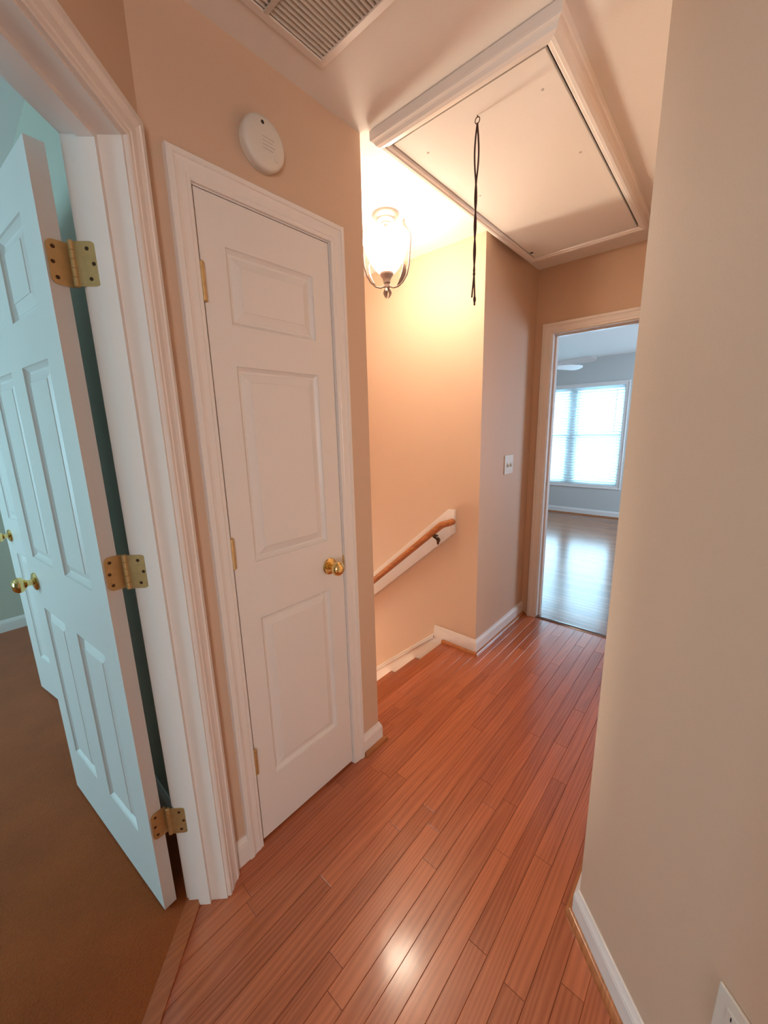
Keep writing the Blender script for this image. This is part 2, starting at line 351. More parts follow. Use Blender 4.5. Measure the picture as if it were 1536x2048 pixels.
def baseboard(name, pts, side, label, shoe=True, shoe_pts=None):
    segs = sweep(pts, BASE, side)
    for i, mb in enumerate(segs):
        o = struct(name if i == 0 else name, mb, TRIM, label if len(segs) == 1 else label[i], 'baseboard')
        if shoe:
            sh = sweep(shoe_pts or pts, [(.0135+d, z) for d, z in SHOE], side)[i]; obj('shoe_molding', sh, OAKSHOE, o, smooth=True)
baseboard('baseboard_closet', [(.434, YC), (.4747, YC)], -1, 'short white baseboard between bedroom and closet door casings', shoe=False)
baseboard('baseboard_closet', [(1.04, YC), (XE, YC), (XE, YC+.10)], -1, ['white baseboard stub right of the closet door', 'white baseboard return at the end of the closet wall'])
baseboard('baseboard_stair', [(XS, 1.405), (XS, YH), (XEND-.0, YH)], -1, ['white baseboard at the top of the stairs', 'white baseboard below the double light switch'], shoe_pts=[(XS, 1.333), (XS, YH), (XEND-.0, YH)])
baseboard('baseboard_right', [(XEND, YR), (XR, YR), sn(-2.6, NR)], -1, ['white baseboard of the hidden hall wall', 'white baseboard of the angled wall with the outlet'])
baseboard('baseboard_far', [(XW, 3.9), (XW, -1.1)], -1, 'white baseboard below the far window')
baseboard('baseboard_bedroom', [(-2.6, 3.97), (.36, 3.97), (.36, 2.96)], -1, ['white baseboard on the far wall of the left bedroom', 'white baseboard beside the half open bedroom closet door'], shoe=False)
baseboard('baseboard_bedroom', [(.36, 2.05), (.36, 1.19)], -1, 'white baseboard behind the wide open bedroom door', shoe=False)

CAS = [(0, 0), (0, .0085), (.003, .0105), (.011, .0105), (.0135, .0125), (.030, .0125), (.0405, .0155), (.0425, .0185), (.046, .018), (.055, .018), (.0575, .0155), (.058, 0)]
def casing(name, label, org, ux, un, u0, u1, top, width=.058, parts=('casing_leg', 'casing_leg', 'casing_head'), sill=None):
    """door casing on a wall: org + ux*u (along wall) + un*d (out of wall)"""
    k = width/.058; O, U, D = Vector((*org, 0)), Vector((*ux, 0)), Vector((*un, 0)); Zv = Vector((0, 0, 1))
    base = O+U*((u0+u1)/2); t = thing(name, label, 'door casing', base, kind='structure')
    b = 0 if sill is None else sill
    def ring(u, z, su, sz): return [O+U*(u+su*c*k)+Zv*(z+sz*c*k)+D*d for c, d in CAS]
    lo = 0 if sill is None else -1
    obj(parts[0], MB().loft([ring(u0, b, -1, lo), ring(u0, top, -1, 1)]), TRIM, t)
    obj(parts[1], MB().loft([ring(u1, b, 1, lo), ring(u1, top, 1, 1)]), TRIM, t)
    obj(parts[2], MB().loft([ring(u0, top, -1, 1), ring(u1, top, 1, 1)]), TRIM, t)
    if sill is not None: obj(parts[2], MB().loft([ring(u0, b, -1, -1), ring(u1, b, 1, -1)]), TRIM, t)
    return t
t = casing('trim_1', 'white moulded casing around the narrow closed closet door', (0, YC), (1, 0), (0, -1), .531, .984, 2.0505, .0565)
obj('jamb', MB().box(.516, .5345, YC+.0, YC+.115, 0, 2.0475).box(.9815, 1.0, YC, YC+.115, 0, 2.0475).box(.516, 1.0, YC, YC+.115, 2.0475, 2.062), TRIM, t)
obj('door_stop', MB().box(.5345, .545, YC+.04, YC+.075, 0, 2.0475).box(.971, .9815, YC+.04, YC+.075, 0, 2.0475).box(.545, .971, YC+.04, YC+.075, 2.0375, 2.0475), TRIM, t)
obj('strike_plate', MB().box(.979, .9835, YC-.002, YC+.03, .905, .962), BRASS, t)
# bedroom doorway in the angled wall
t = casing('trim_2', 'white moulded casing and jamb of the open bedroom doorway', sn(0, NB), (R2, R2), (R2, -R2), .212, .992, 2.052, .064)
def sbox(s0, s1, n0, n1, z0, z1): return [sn(s0, n0), sn(s0, n1), sn(s1, n1), sn(s1, n0)], z0, z1
obj('jamb', MB().prism(*sbox(.985, 1.0, NB, NB2, 0, 2.047)), TRIM, t)
obj('jamb', MB().prism(*sbox(.203, .218, NB, NB2, 0, 2.047)), TRIM, t)
obj('jamb_head', MB().prism(*sbox(.203, 1.0, NB, NB2, 2.047, 2.062)), TRIM, t)
obj('door_stop', MB().prism(*sbox(.974, .985, .515, .549, -.0, 2.047)), TRIM, t)
obj('door_stop', MB().prism(*sbox(.218, .229, .515, .549, -.0, 2.047)), TRIM, t)
obj('stop_head', MB().prism(*sbox(.229, .974, .515, .549, 2.036, 2.047)), TRIM, t)
kb = casing('trim_3', 'white casing on the bedroom side of the open doorway', sn(0, NB2), (R2, R2), (-R2, R2), .212, .992, 2.052, .05)
tag(obj('trim_4', MB().prism([sn(.205, .547), sn(.998, .547), sn(.998, .592), sn(.205, .592)], -.016, .007), THRESH), 'brown wood threshold strip between carpet and hall floor', 'threshold', kind='structure')
# doorway to the far room
t = casing('trim_5', 'white moulded casing around the open doorway to the far room', (XEND, 0), (0, 1), (-1, 0), .26, .979, 2.027, .062)
obj('jamb', MB().box(XEND, XEND+.115, .974, .995, 0, 2.022).box(XEND, XEND+.115, .244, .265, 0, 2.022).box(XEND, XEND+.115, .244, .995, 2.022, 2.043), TRIM, t)
obj('door_stop', MB().box(XEND+.045, XEND+.08, .964, .974, 0, 2.022).box(XEND+.045, XEND+.08, .265, .275, 0, 2.022).box(XEND+.045, XEND+.08, .275, .964, 2.012, 2.022), TRIM, t)
tag(obj('trim_6', MB().loft([[(XEND-.012, y_, 0), (XEND-.006, y_, .006), (XEND+.012, y_, .009), (XEND+.03, y_, .006), (XEND+.036, y_, 0)] for y_ in (.266, .973)]), DARKOAK), 'dark wood threshold strip under the doorway to the far room', 'threshold', kind='structure')

# ------------------------------------------------------------------ doors
def rect(u0, u1, z0, z1, d, yv): return [(u0+d, yv, z0+d), (u1-d, yv, z0+d), (u1-d, yv, z1-d), (u0+d, yv, z1-d)]
def make_door(name, label, loc, rotz, w, h, stile, mull, rows, cols, knob_x, knob_z, sides=(1, -1)):
    T = .035
    t = thing(name, label, 'door', loc, rotz, kind='structure')
    pw = (w-2*stile-(cols-1)*mull)/cols
    us = [(stile+i*(pw+mull), stile+i*(pw+mull)+pw) for i in range(cols)]
    mb = MB().box(0, stile, 0, T, 0, h).box(w-stile, w, 0, T, 0, h)
    zz = [0]+[z for r in rows for z in r]+[h]
    for i in range(0, len(zz), 2): mb.box(stile, w-stile, 0, T, zz[i], zz[i+1])
    for c in range(cols-1):
        for z0, z1 in rows: mb.box(us[c][1], us[c+1][0], 0, T, z0, z1)
    obj('slab', mb, DOOR, t, local=True)
    for u0, u1 in us:
        for z0, z1 in rows:
            pr = [(0, 0), (.0015, .004), (.006, .0085), (.0105, .0125), (.0165, .013), (.0175, .0115), (.040, .0035), (.0412, .0018), (.046, .0018)]
            m = MB().loft([rect(u0, u1, z0, z1, a, d) for a, d in pr][::-1]+[rect(u0, u1, z0, z1, a, T-d) for a, d in pr])
            obj('panel', m, DOOR, t, local=True)
    for sd in sides:
        y0 = 0 if sd == 1 else T; ax = (0, -sd, 0)
        kn = obj('door_knob', MB().lathe([(.0115, .008), (.0105, .018), (.0115, .026), (.019, .031), (.0255, .038), (.0275, .046), (.0262, .054), (.021, .061), (.012, .0655), (.006, .0665)], (knob_x, y0, knob_z), ax, 28), BRASS, t, smooth=True, local=True)
        obj('rosette', MB().lathe([(.032, 0), (.0325, .003), (.030, .0065), (.022, .009), (.014, .011)], (knob_x, y0, knob_z), ax, 28), BRASS, kn, smooth=True, local=True)
    return t
rows_ = [(.225, .83), (1.022, 1.61), (1.72, 1.915)]
DZ = .014
d1 = make_door('door_1', 'narrow white three panel closet door, closed, with brass knob', (.538, YC+.001, DZ), 0, .4405, 2.031, .072, .0, rows_, 1, .373, .922, (1,))
for zc in (1.826, 1.083, .345):
    hg = obj('hinge', MB().lathe([(.0035, -.049), (.0062, -.0465), (.0062, .0465), (.0035, .049)], (.536, YC-.006, zc), (0, 0, 1), 12), HINGE, d1, smooth=True)
    obj('leaf', MB().box(.5355, .5375, YC-.004, YC+.028, zc-.044, zc+.044), HINGE, hg)
ang = math.radians(95.4)
d2 = make_door('door_2', 'white six panel bedroom door swung wide open on worn brass hinges', (.2578, 1.1393, .012), ang, .758, 2.021, .105, .11, [(.222, .83), (1.02, 1.61), (1.72, 1.915)], 2, .685, .923)
def rounded(u0, u1, z0, z1, r, left):
    pts = []
    cs = ([(u0+r, z0+r, 180)] if left else [(u0, z0, None)])+([(u1, z0, None)] if left else [(u1-r, z0+r, 270)])+([(u1, z1, None)] if left else [(u1-r, z1-r, 0)])+([(u0+r, z1-r, 90)] if left else [(u0, z1, None)])
    for u, z, a in cs:
        if a is None: pts.append((u, z))
        else: pts += [(u+r*math.cos(math.radians(a+i*15)), z+r*math.sin(math.radians(a+i*15))) for i in range(7)]
    return pts
KN = Vector((.2695, 1.1225))        # knuckle axis of the bedroom door
dd = Vector((math.cos(ang), math.sin(ang)))
for zc in (1.806, 1.098, .315):
    hg = obj('hinge', MB().lathe([(.0035, -.047), (.0062, -.0445), (.0062, -.0275), (.0046, -.027), (.0062, -.0265), (.0062, -.0095), (.0046, -.009), (.0062, -.0085), (.0062, .0085), (.0046, .009), (.0062, .0095), (.0062, .0265), (.0046, .027), (.0062, .0275), (.0062, .0445), (.0035, .047)], (KN.x, KN.y, zc), (0, 0, 1), 14), HINGE, d2, smooth=True)
    # leaf on the hinge edge of the door
    e = Vector((.2578, 1.1393))-dd*.0012; ed = (Vector((.223, 1.136))-Vector((.2578, 1.1393))).normalized()
    pl = rounded(-.031, .010, zc-.0445, zc+.0445, .014, True)
    def on_edge(u, z, d): q = e-ed*u-dd*d; return (q.x, q.y, z)
    obj('leaf', MB().loft([[on_edge(u, z, 0) for u, z in pl], [on_edge(u, z, .0022) for u, z in pl]]), HINGE, hg)
    for u, z in ((-.019, zc+.030), (-.023, zc), (-.019, zc-.030)):
        obj('screw', MB().lathe([(.0044, 0), (.004, .0006), (.001, .0005)], on_edge(u, z, .0020), (-dd.x, -dd.y, 0), 10), BRONZE, hg)
    pl = rounded(-.0135, .034, zc-.0445, zc+.0445, .014, False)
    def on_jamb(u, z, d): q = sn(.985-d, NB2-u); return (q[0], q[1], z)
    obj('leaf', MB().loft([[on_jamb(u, z, 0) for u, z in pl], [on_jamb(u, z, .002) for u, z in pl]]), HINGE, hg)
    for u, z in ((.014, zc+.030), (.024, zc), (.014, zc-.030)):
        obj('screw', MB().lathe([(.0044, 0), (.004, .0006), (.001, .0005)], on_jamb(u, z, .0018), (-R2, -R2, 0), 10), BRONZE, hg)
a3 = math.radians(99.6)
make_door('door_3', 'white six panel door standing ajar beyond the wide open door', (.335, 2.125, .014), a3, .76, 2.02, .105, .11, [(.222, .83), (1.02, 1.61), (1.72, 1.915)], 2, .692, .923)

# ------------------------------------------------------------------ staircase
st = thing('staircase', 'reddish oak stairs going down beside the closet wall', 'stairs', (1.6, 1.335, 0))
RISE, RUN = .21, .235
for i in range(0, 12):
    y0, z0 = 1.335+RUN*i, -RISE*i
    if i == 0:
        pts = [(1.257, -.024), (1.322, -.024), (1.332, -.021), (1.337, -.012), (1.334, -.003), (1.327, 0), (1.257, 0)]
        obj('landing_nosing', MB().loft([[(x, a, b) for a, b in pts] for x in (XE+.001, XS-.001)]), OAKNOSE, st, smooth=True)
    else:
        pts = [(y0-RUN-.02, z0-.027), (y0-.012, z0-.027), (y0-.003, z0-.023), (y0+.002, z0-.0135), (y0-.001, z0-.004), (y0-.008, z0), (y0-RUN-.02, z0)]
        obj('tread', MB().loft([[(x, a, b) for a, b in pts] for x in (XE+.02, XS-.019)]), OAKNOSE, st, smooth=True)
    obj('riser', MB().box(XE+.02, XS-.019, y0-.045, y0-.025, z0-RISE, z0-.024), TRIM, st)
sl = RISE/RUN
def skirt(x0, x1, ya, yb, off_lo, off_hi):
    f = lambda yy, o: (-(yy-1.335)*sl+o)
    return MB().loft([[(x, ya, f(ya, off_lo)), (x, yb, f(yb, off_lo)), (x, yb, f(yb, off_hi)), (x, ya, f(ya, off_hi))] for x in (x0, x1)])
obj('skirt_board', skirt(XS-.014, XS-.0005, 1.408, 4.1, -.32, .074), TRIM, st)
obj('skirt_end', MB().box(XS-.014, XS-.0005, 1.339, 1.408, -.33, -.0005), TRIM, st)
obj('skirt_cap', skirt(XS-.019, XS-.0005, 1.408, 4.1, .074, .086), TRIM, st)
obj('skirt_bead', skirt(XS-.012, XS-.0005, 1.408, 4.1, .092, .102), TRIM, st)
obj('skirt_back', skirt(XS-.006, XS-.0005, 1.408, 4.1, .074, .102), TRIM, st)
obj('skirt_board', skirt(XE+.0005, XE+.014, 1.40, 4.1, -.32, .1), TRIM, st)

# ------------------------------------------------------------------ handrail
hr = thing('handrail', 'round oak stair handrail on a white wall board', 'handrail', (XS, 1.25, .93))
s2 = .867
def bd(yy, base): return base-(yy-1.25)*s2
bp = [(1.25, .786), (1.25, .934), (1.301, .930), (4.0, .930-(4.0-1.301)*s2), (4.0, bd(4.0, .786))]
obj('wall_board', MB().loft([[(XS-.0005, a, b) for a, b in bp], [(XS-.017, a, b) for a, b in bp], [(XS-.0195, a+(.002 if i < 2 else 0), b+(.002 if i in (0, 4) else -.002)) for i, (a, b) in enumerate(bp)]]), TRIM, hr)
XRL = XS-.068
obj('rail', MB().tube([(XRL, 1.312, .838), (XRL, 1.33, .824), (XRL, 2.2, .824-.87*s2), (XRL, 3.9, .824-2.57*s2)], .0215, 16), OAKRAIL, hr, smooth=True)
obj('rail_return', MB().tube([(XS-.018, 1.262, .858), (XRL+.016, 1.262, .858), (XRL+.004, 1.266, .857), (XRL, 1.276, .853), (XRL, 1.314, .838)], .0205, 16), OAKRAIL, hr, smooth=True)
for yb in (1.375, 2.6):
    zb = .824-(yb-1.33)*s2
    br = obj('bracket', MB().tube([(XRL, yb, zb-.020), (XRL+.004, yb+.0, zb-.034), (XRL+.022, yb-.004, zb-.046), (XS-.030, yb-.006, zb-.056), (XS-.018, yb-.006, zb-.060)], [.006, .007, .0075, .009, .011], 10), BRONZE, hr, smooth=True)
    obj('saddle', MB().box(XRL-.012, XRL+.012, yb-.03, yb+.03, zb-.027, zb-.018), BRONZE, br)
    obj('wall_plate', MB().lathe([(.0, -.002), (.016, -.002), (.017, .004), (.012, .008)], (XS-.0195, yb-.006, zb-.062), (-1, 0, 0), 16).tube([(XS-.024, yb-.006, zb-.055), (XS-.024, yb-.006, zb-.085), (XS-.022, yb-.006, zb-.095)], [.010, .008, .004], 10), BRONZE, br, smooth=True)

# ------------------------------------------------------------------ attic hatch and pull cord
HZ = 2.397
hx0, hx1, hy0, hy1 = 1.2212, 2.5125, .4853, 1.0038
ah = thing('attic_hatch', 'white framed attic hatch panel set in the hall ceiling', 'attic hatch', ((hx0+hx1)/2, (hy0+hy1)/2, H))
tp = [(0, 0), (0, -.036), (.004, -.041), (.012, -.043), (.016, -.046), (.026, -.047), (.036, -.043), (.042, -.034), (.046, -.031), (.05, -.029), (.052, -.024), (.052, 0)]
for mb in sweep([(hx0-.004, hy0-.004), (hx1+.004, hy0-.004), (hx1+.004, hy1+.004), (hx0-.004, hy1+.004)], [(d, z) for d, z in tp], -1, closed=True, z0=H-.0005): obj('frame_molding', mb, TRIM, ah)
obj('panel', MB().box(hx0+.005, hx1-.0015, hy0+.005, hy1-.0015, HZ, HZ+.012), CEIL, ah, bevel=.001)
obj('gap_lining', MB().box(hx0-.004, hx1+.004, hy0-.004, hy1+.004, HZ+.013, H-.001), DARK, ah)
for x, y_ in ((1.353, .542), (1.343, .941), (1.714, .933), (1.721, .54)):
    obj('screw', MB().lathe([(.0045, 0), (.004, .0012), (.0015, .0016)], (x, y_, HZ), (0, 0, -1), 10), GREYMARK, ah)
obj('corner_hole', MB().lathe([(.010, 0), (.010, .0006)], (2.434, .990, HZ), (0, 0, -1), 12), HOLEBLACK, ah)
ey = obj('eye_hook', MB().tube([(1.309, .728+.008*math.sin(a), HZ-.013-.009*math.cos(a)) for a in [i*PI/8 for i in range(17)]], .0016, 6), BRONZE, ah, smooth=True)
obj('hook_stem', MB().tube([(1.309, .728, HZ+.001), (1.309, .728, HZ-.005)], .0018, 6), BRONZE, ey)
pc = thing('pull_cord', 'dark doubled pull cord hanging from the attic hatch eye', 'pull cord', (1.309, .728, HZ-.02))
def strand(sg, zend, tail):
    pts = []
    z = HZ-.0205
    while z > zend:
        f = (HZ-.0205-z)/(HZ-.0205-1.945)
        w_ = .0065*math.sin(PI*min(1, f*2.6)) if f < .385 else .0026*math.sin((f-.385)*17)
        if f > 1: w_ = tail*(f-1)*6
        pts.append((1.309-sg*w_*.65, .728+sg*w_*.75, z)); z -= .012
    return MB().tube(pts, .0028, 6)
obj('strand', strand(1, 1.862, .006), CORD, pc, smooth=True); obj('strand', strand(-1, 1.858, .004), CORD, pc, smooth=True)
obj('knot', MB().lathe([(.002, .006), (.0045, .003), (.0045, -.003), (.002, -.006)], (1.309, .728, 1.945), (0, 0, 1), 8), CORD, pc, smooth=True)
obj('end_knot', MB().lathe([(.002, .012), (.0052, .004), (.005, -.004), (.0025, -.011), (.0035, -.016), (.001, -.02)], (1.309+.0024, .728-.0028, 1.866), (0, 0, 1), 8), CORD, pc, smooth=True)

# ------------------------------------------------------------------ return air grille
gx0, gx1, gy0, gy1 = .34, .899, .545, .990
gr = thing('return_air_grille', 'white slatted return air grille in the hall ceiling', 'air grille', ((gx0+gx1)/2, (gy0+gy1)/2, H))
fp = [(0, 0), (0, -.004), (.003, -.007), (.022, -.009), (.025, -.007), (.025, -.001), (.02, 0)]
for mb in sweep([(gx0, gy0), (gx1, gy0), (gx1, gy1), (gx0, gy1)], fp, 1, closed=True, z0=H-.0003): obj('frame', mb, TRIM, gr)
obj('backing', MB().box(gx0+.02, gx1-.02, gy0+.02, gy1-.02, H-.0015, H-.0005), DARK, gr)
yy = gy0+.031; fin = None
while yy < gy1-.026:
    if fin is None:
        sec = [(-.0034, -.0025), (.0030, -.0094), (.0036, -.0088), (-.0028, -.0019)]
        fin = obj('fin', MB().loft([[(x, a, b) for a, b in sec] for x in (-.255, .255)]), GRILLE, gr, local=True)
    else:
        c = fin.copy(); COL.objects.link(c); c.parent = gr; fin_c = c
        c.location = ((gx0+gx1)/2-gr.location.x, yy-gr.location.y, H-gr.location.z)
    if fin is not None and fin.location.length == 0: fin.location = (0, yy-gr.location.y, 0)
    yy += .0127
for bx_ in (.52, .705): obj('support_bar', MB().box(bx_-.006, bx_+.006, gy0+.024, gy1-.024, H-.0112, H-.0088), GRILLE, gr)

# ------------------------------------------------------------------ smoke detector
sc_, sz_ = .742, 2.214
sd = thing('smoke_detector', 'round ivory smoke detector above the closet door', 'smoke detector', (sc_, YC, sz_))
obj('base_ring', MB().lathe([(.060, -.0), (.0625, .002), (.0625, .010), (.058, .011)], (sc_, YC, sz_), (0, -1, 0), 40), PLASTIC, sd, smooth=True)
cv = obj('cover', MB().lathe([(.060, .010), (.0640, .012), (.0650, .018), (.0640, .026), (.0605, .0305), (.052, .0335), (.03, .0350), (.004, .0352)], (sc_, YC, sz_), (0, -1, 0), 48), PLASTIC, sd, smooth=True)
obj('sensor_hole', MB().lathe([(.0048, 0), (.0048, .0008)], (.735, YC-.0338, 2.256), (0, -1, 0), 14), HOLEBLACK, cv)
for i in range(4): obj('print_line', MB().box(sc_-.012, sc_+.026-.006*(i % 2), YC-.0356, YC-.0349, sz_+.008-i*.009, sz_+.0105-i*.009), GREYMARK, cv)
obj('test_button', MB().lathe([(.009, 0), (.0085, .0012), (.002, .0015)], (sc_+.030, YC-.0342, sz_-.030), (0, -1, 0), 18), PLASTIC, cv, smooth=True)

# ------------------------------------------------------------------ switch and outlets
sw = thing('light_switch', 'ivory double toggle light switch on the hall wall', 'light switch', (2.472, YH, 1.19))
obj('plate', MB().box(2.409, 2.535, YH-.006, YH-.0003, 1.128, 1.252), PLASTIC, sw, bevel=.0025)
for x in (2.449, 2.495):
    tg = obj('toggle', MB().loft([[(x-.005, YH-.005, 1.178), (x+.005, YH-.005, 1.178), (x+.005, YH-.005, 1.202), (x-.005, YH-.005, 1.202)], [(x-.004, YH-.017, 1.174), (x+.004, YH-.017, 1.174), (x+.004, YH-.015, 1.186), (x-.004, YH-.015, 1.186)]]), PLASTIC, sw)
    obj('slot', MB().box(x-.0062, x+.0062, YH-.0064, YH-.0055, 1.174, 1.206), GREYMARK, tg)
    for z in (1.15, 1.23): obj('screw', MB().lathe([(.003, 0), (.0028, .001)], (x, YH-.006, z), (0, -1, 0), 10), PLASTIC, sw)
def outlet(name, label, P, U, D, z):
    P, U, D = Vector((*P, 0)), Vector((*U, 0)), Vector((*D, 0)); Zv = Vector((0, 0, 1))
    t = thing(name, label, 'outlet', P+Zv*z)
    q = lambda u, d, h: P+U*u+D*d+Zv*(z+h)
    def bx(u0, u1, d0, d1, h0, h1): return MB().loft([[q(u0, d0, h0), q(u1, d0, h0), q(u1, d0, h1), q(u0, d0, h1)], [q(u0, d1, h0), q(u1, d1, h0), q(u1, d1, h1), q(u0, d1, h1)]])
    obj('plate', bx(-.036, .036, .0003, .006, -.0585, .0585), PLASTIC, t, bevel=.0025)
    for h in (-.02, .02):
        r = obj('receptacle', bx(-.016, .016, .005, .008, h-.014, h+.014), PLASTIC, t, bevel=.002)
        for u in (-.0065, .0065): obj('slot', bx(u-.001, u+.001, .0078, .0084, h-.002, h+.007), HOLEBLACK, r)
        obj('ground_hole', bx(-.002, .002, .0078, .0084, h-.009, h-.005), HOLEBLACK, r)
    obj('screw', bx(-.002, .002, .006, .0068, -.002, .002), PLASTIC, t)
s_o = (.75-.1)*R2-.036
outlet('wall_outlet', 'ivory duplex outlet low on the angled wall', sn(s_o, NR), (-R2, -R2), (-R2, R2), .424)
outlet('wall_outlet', 'small ivory outlet below the far window', (XW, 2.36), (0, 1), (-1, 0), .23)

# ------------------------------------------------------------------ stair ceiling light
LX, LY = 1.60, 1.365
cl = thing('ceiling_light', 'lit pewter ceiling light with frosted glass bowl and leaf scrolls', 'ceiling light', (LX, LY, H))
obj('canopy', MB().lathe([(.066, 0), (.066, -.004), (.063, -.010), (.052, -.018), (.044, -.022), (.041, -.028), (.030, -.032), (.022, -.036), (.020, -.042), (.010, -.046), (.009, -.053), (.004, -.056)], (LX, LY, H), (0, 0, 1), 36), CANOPY, cl, smooth=True)
obj('glass_bowl', MB().lathe([(.030, 2.178), (.044, 2.186), (.060, 2.203), (.075, 2.225), (.088, 2.248), (.098, 2.272), (.105, 2.294), (.112, 2.308), (.116, 2.314), (.113, 2.316), (.102, 2.298), (.094, 2.274), (.071, 2.226), (.056, 2.206), (.04, 2.190), (.028, 2.182)], (LX, LY, 0), (0, 0, 1), 40), LAMPGLASS, cl, smooth=True)
obj('bulb', MB().lathe([(.010, 2.30), (.013, 2.285), (.026, 2.262), (.029, 2.248), (.024, 2.232), (.010, 2.222), (.002, 2.220)], (LX, LY, 0), (0, 0, 1), 20), emit('bulb_glow', (1, .78, .52), 40), cl, smooth=True)
obj('stem', MB().lathe([(.006, 2.38), (.006, 2.31), (.016, 2.308), (.016, 2.296), (.010, 2.294)], (LX, LY, 0), (0, 0, 1), 14), PEWTER, cl, smooth=True)
obj('cup', MB().lathe([(.033, 2.184), (.034, 2.178), (.030, 2.168), (.021, 2.156), (.018, 2.146), (.017, 2.136), (.012, 2.131), (.014, 2.124), (.013, 2.114), (.008, 2.110)], (LX, LY, 0), (0, 0, 1), 24), PEWTER, cl, smooth=True)
for i in range(3):
    a = PI/2+i*2*PI/3; ca, sa = math.cos(a), math.sin(a)
    pts = [(LX+ca*r, LY+sa*r, z) for r, z in ((.004, 2.112), (.012, 2.104), (.0165, 2.094), (.014, 2.082), (.006, 2.066))]
    obj('finial_leaf', MB().tube(pts, [.004, .007, .0075, .005, .001], 8), PEWTER, cl, smooth=True)
def leaf(ctr, wid, lat):
    """curved leaf blade along the centre points, widening sideways along lat"""
    n = len(ctr); mb = MB(); ring = []
    for i, (p, w_) in enumerate(zip(ctr, wid)):
        p = Vector(p); d = (Vector(ctr[min(i+1, n-1)])-Vector(ctr[max(i-1, 0)])).normalized(); nn = d.cross(lat).normalized()*.0012
        ring.append([p-lat*w_-nn, p-nn*2.5, p+lat*w_-nn, p+lat*w_+nn, p+nn*.5, p-lat*w_+nn])
    return mb.loft(ring)
view = math.atan2(LY, LX)
for i, a in enumerate((view-2.0, view+2.0, view)):
    c = Vector((math.cos(a), math.sin(a), 0)); lat = (Vector((-math.sin(a), math.cos(a), 0))+c*.9).normalized(); O = Vector((LX, LY, 0))
    def pp(r, z): return O+c*r+Vector((0, 0, z))
    arm = obj('arm', MB().tube([pp(.012, 2.120), pp(.035, 2.110), (pp(.060, 2.112)), pp(.085, 2.128), pp(.105, 2.156), pp(.116, 2.195), pp(.120, 2.235), pp(.123, 2.27), pp(.127, 2.305), pp(.122, 2.335), pp(.104, 2.352), pp(.080, 2.356), pp(.062, 2.360), pp(.051, 2.372), pp(.047, 2.388), pp(.050, 2.402), pp(.046, 2.412)],
               [.0042, .0044, .0042, .004, .004, .0038, .0036, .0036, .0034, .0034, .0034, .0034, .0034, .0034, .0032, .003, .003], 8), PEWTER, cl, smooth=True)
    obj('leaf', leaf([pp(.052, 2.112), pp(.070, 2.128), pp(.084, 2.150), pp(.092, 2.176), pp(.093, 2.198), pp(.087, 2.212)], [.002, .009, .012, .011, .007, .001], lat), PEWTER, arm, smooth=True)
    obj('leaf', leaf([pp(.125, 2.325), pp(.112, 2.345), pp(.098, 2.362), pp(.090, 2.382), pp(.096, 2.398)], [.001, .006, .009, .008, .001], lat), PEWTER, arm, smooth=True)
lp = bpy.data.lights.new('bulb_light', 'POINT'); lp.energy = 24; lp.color = (1, .81, .60); lp.shadow_soft_size = .012
lo = bpy.data.objects.new('bulb_light', lp); COL.objects.link(lo); lo.location = (LX, LY, 2.232)

# ------------------------------------------------------------------ far window, blind and fan
wn = thing('window_1', 'white double window of the far room behind the blind', 'window', (XW, (wy0+wy1)/2, wz0), kind='structure')
WM['window_1'] = Matrix.Translation((XW, (wy0+wy1)/2, wz0))
def cring(yv, zv, sy, sz): return [(XW-d, yv+sy*c, zv+sz*c) for c, d in CAS]
obj('casing_leg', MB().loft([cring(wy0, wz0, -1, -1), cring(wy0, wz1, -1, 1)]), TRIM, wn)
obj('casing_leg', MB().loft([cring(wy1, wz0, 1, -1), cring(wy1, wz1, 1, 1)]), TRIM, wn)
obj('casing_head', MB().loft([cring(wy0, wz1, -1, 1), cring(wy1, wz1, 1, 1)]), TRIM, wn)
obj('casing_sill', MB().loft([cring(wy0, wz0, -1, -1), cring(wy1, wz0, 1, -1)]), TRIM, wn)
obj('mullion', MB().box(XW+.06, XW+.13, 1.92, 2.02, wz0, wz1), TRIM, wn)
for ya, yb in ((wy0, 1.92), (2.02, wy1)):
    for z0, z1, dx in ((wz0, 1.26, 0), (1.24, wz1, .022)):
        x0 = XW+.075+dx
        ss = obj('sash', MB().box(x0, x0+.02, ya, ya+.035, z0, z1).box(x0, x0+.02, yb-.035, yb, z0, z1).box(x0, x0+.02, ya+.035, yb-.035, z0, z0+.035).box(x0, x0+.02, ya+.035, yb-.035, z1-.035, z1), TRIM, wn)
        obj('pane', MB().box(x0+.008, x0+.012, ya+.035, yb-.035, z0+.035, z1-.035), GLASS, ss)
bl = thing('window_blind', 'white horizontal slat blind over the far window', 'blind', (XW, (wy0+wy1)/2, wz0))
bx0, bx1 = wy0+.008, wy1-.008
obj('head_rail', MB().box(XW+.004, XW+.058, bx0, bx1, wz1-.045, wz1-.002), SLAT, bl)
obj('bottom_rail', MB().box(XW+.008, XW+.054, bx0, bx1, wz0+.006, wz0+.024), SLAT, bl)
ns = 33; zt, zb_ = wz1-.07, wz0+.05; slat0 = None; ti = math.radians(30)
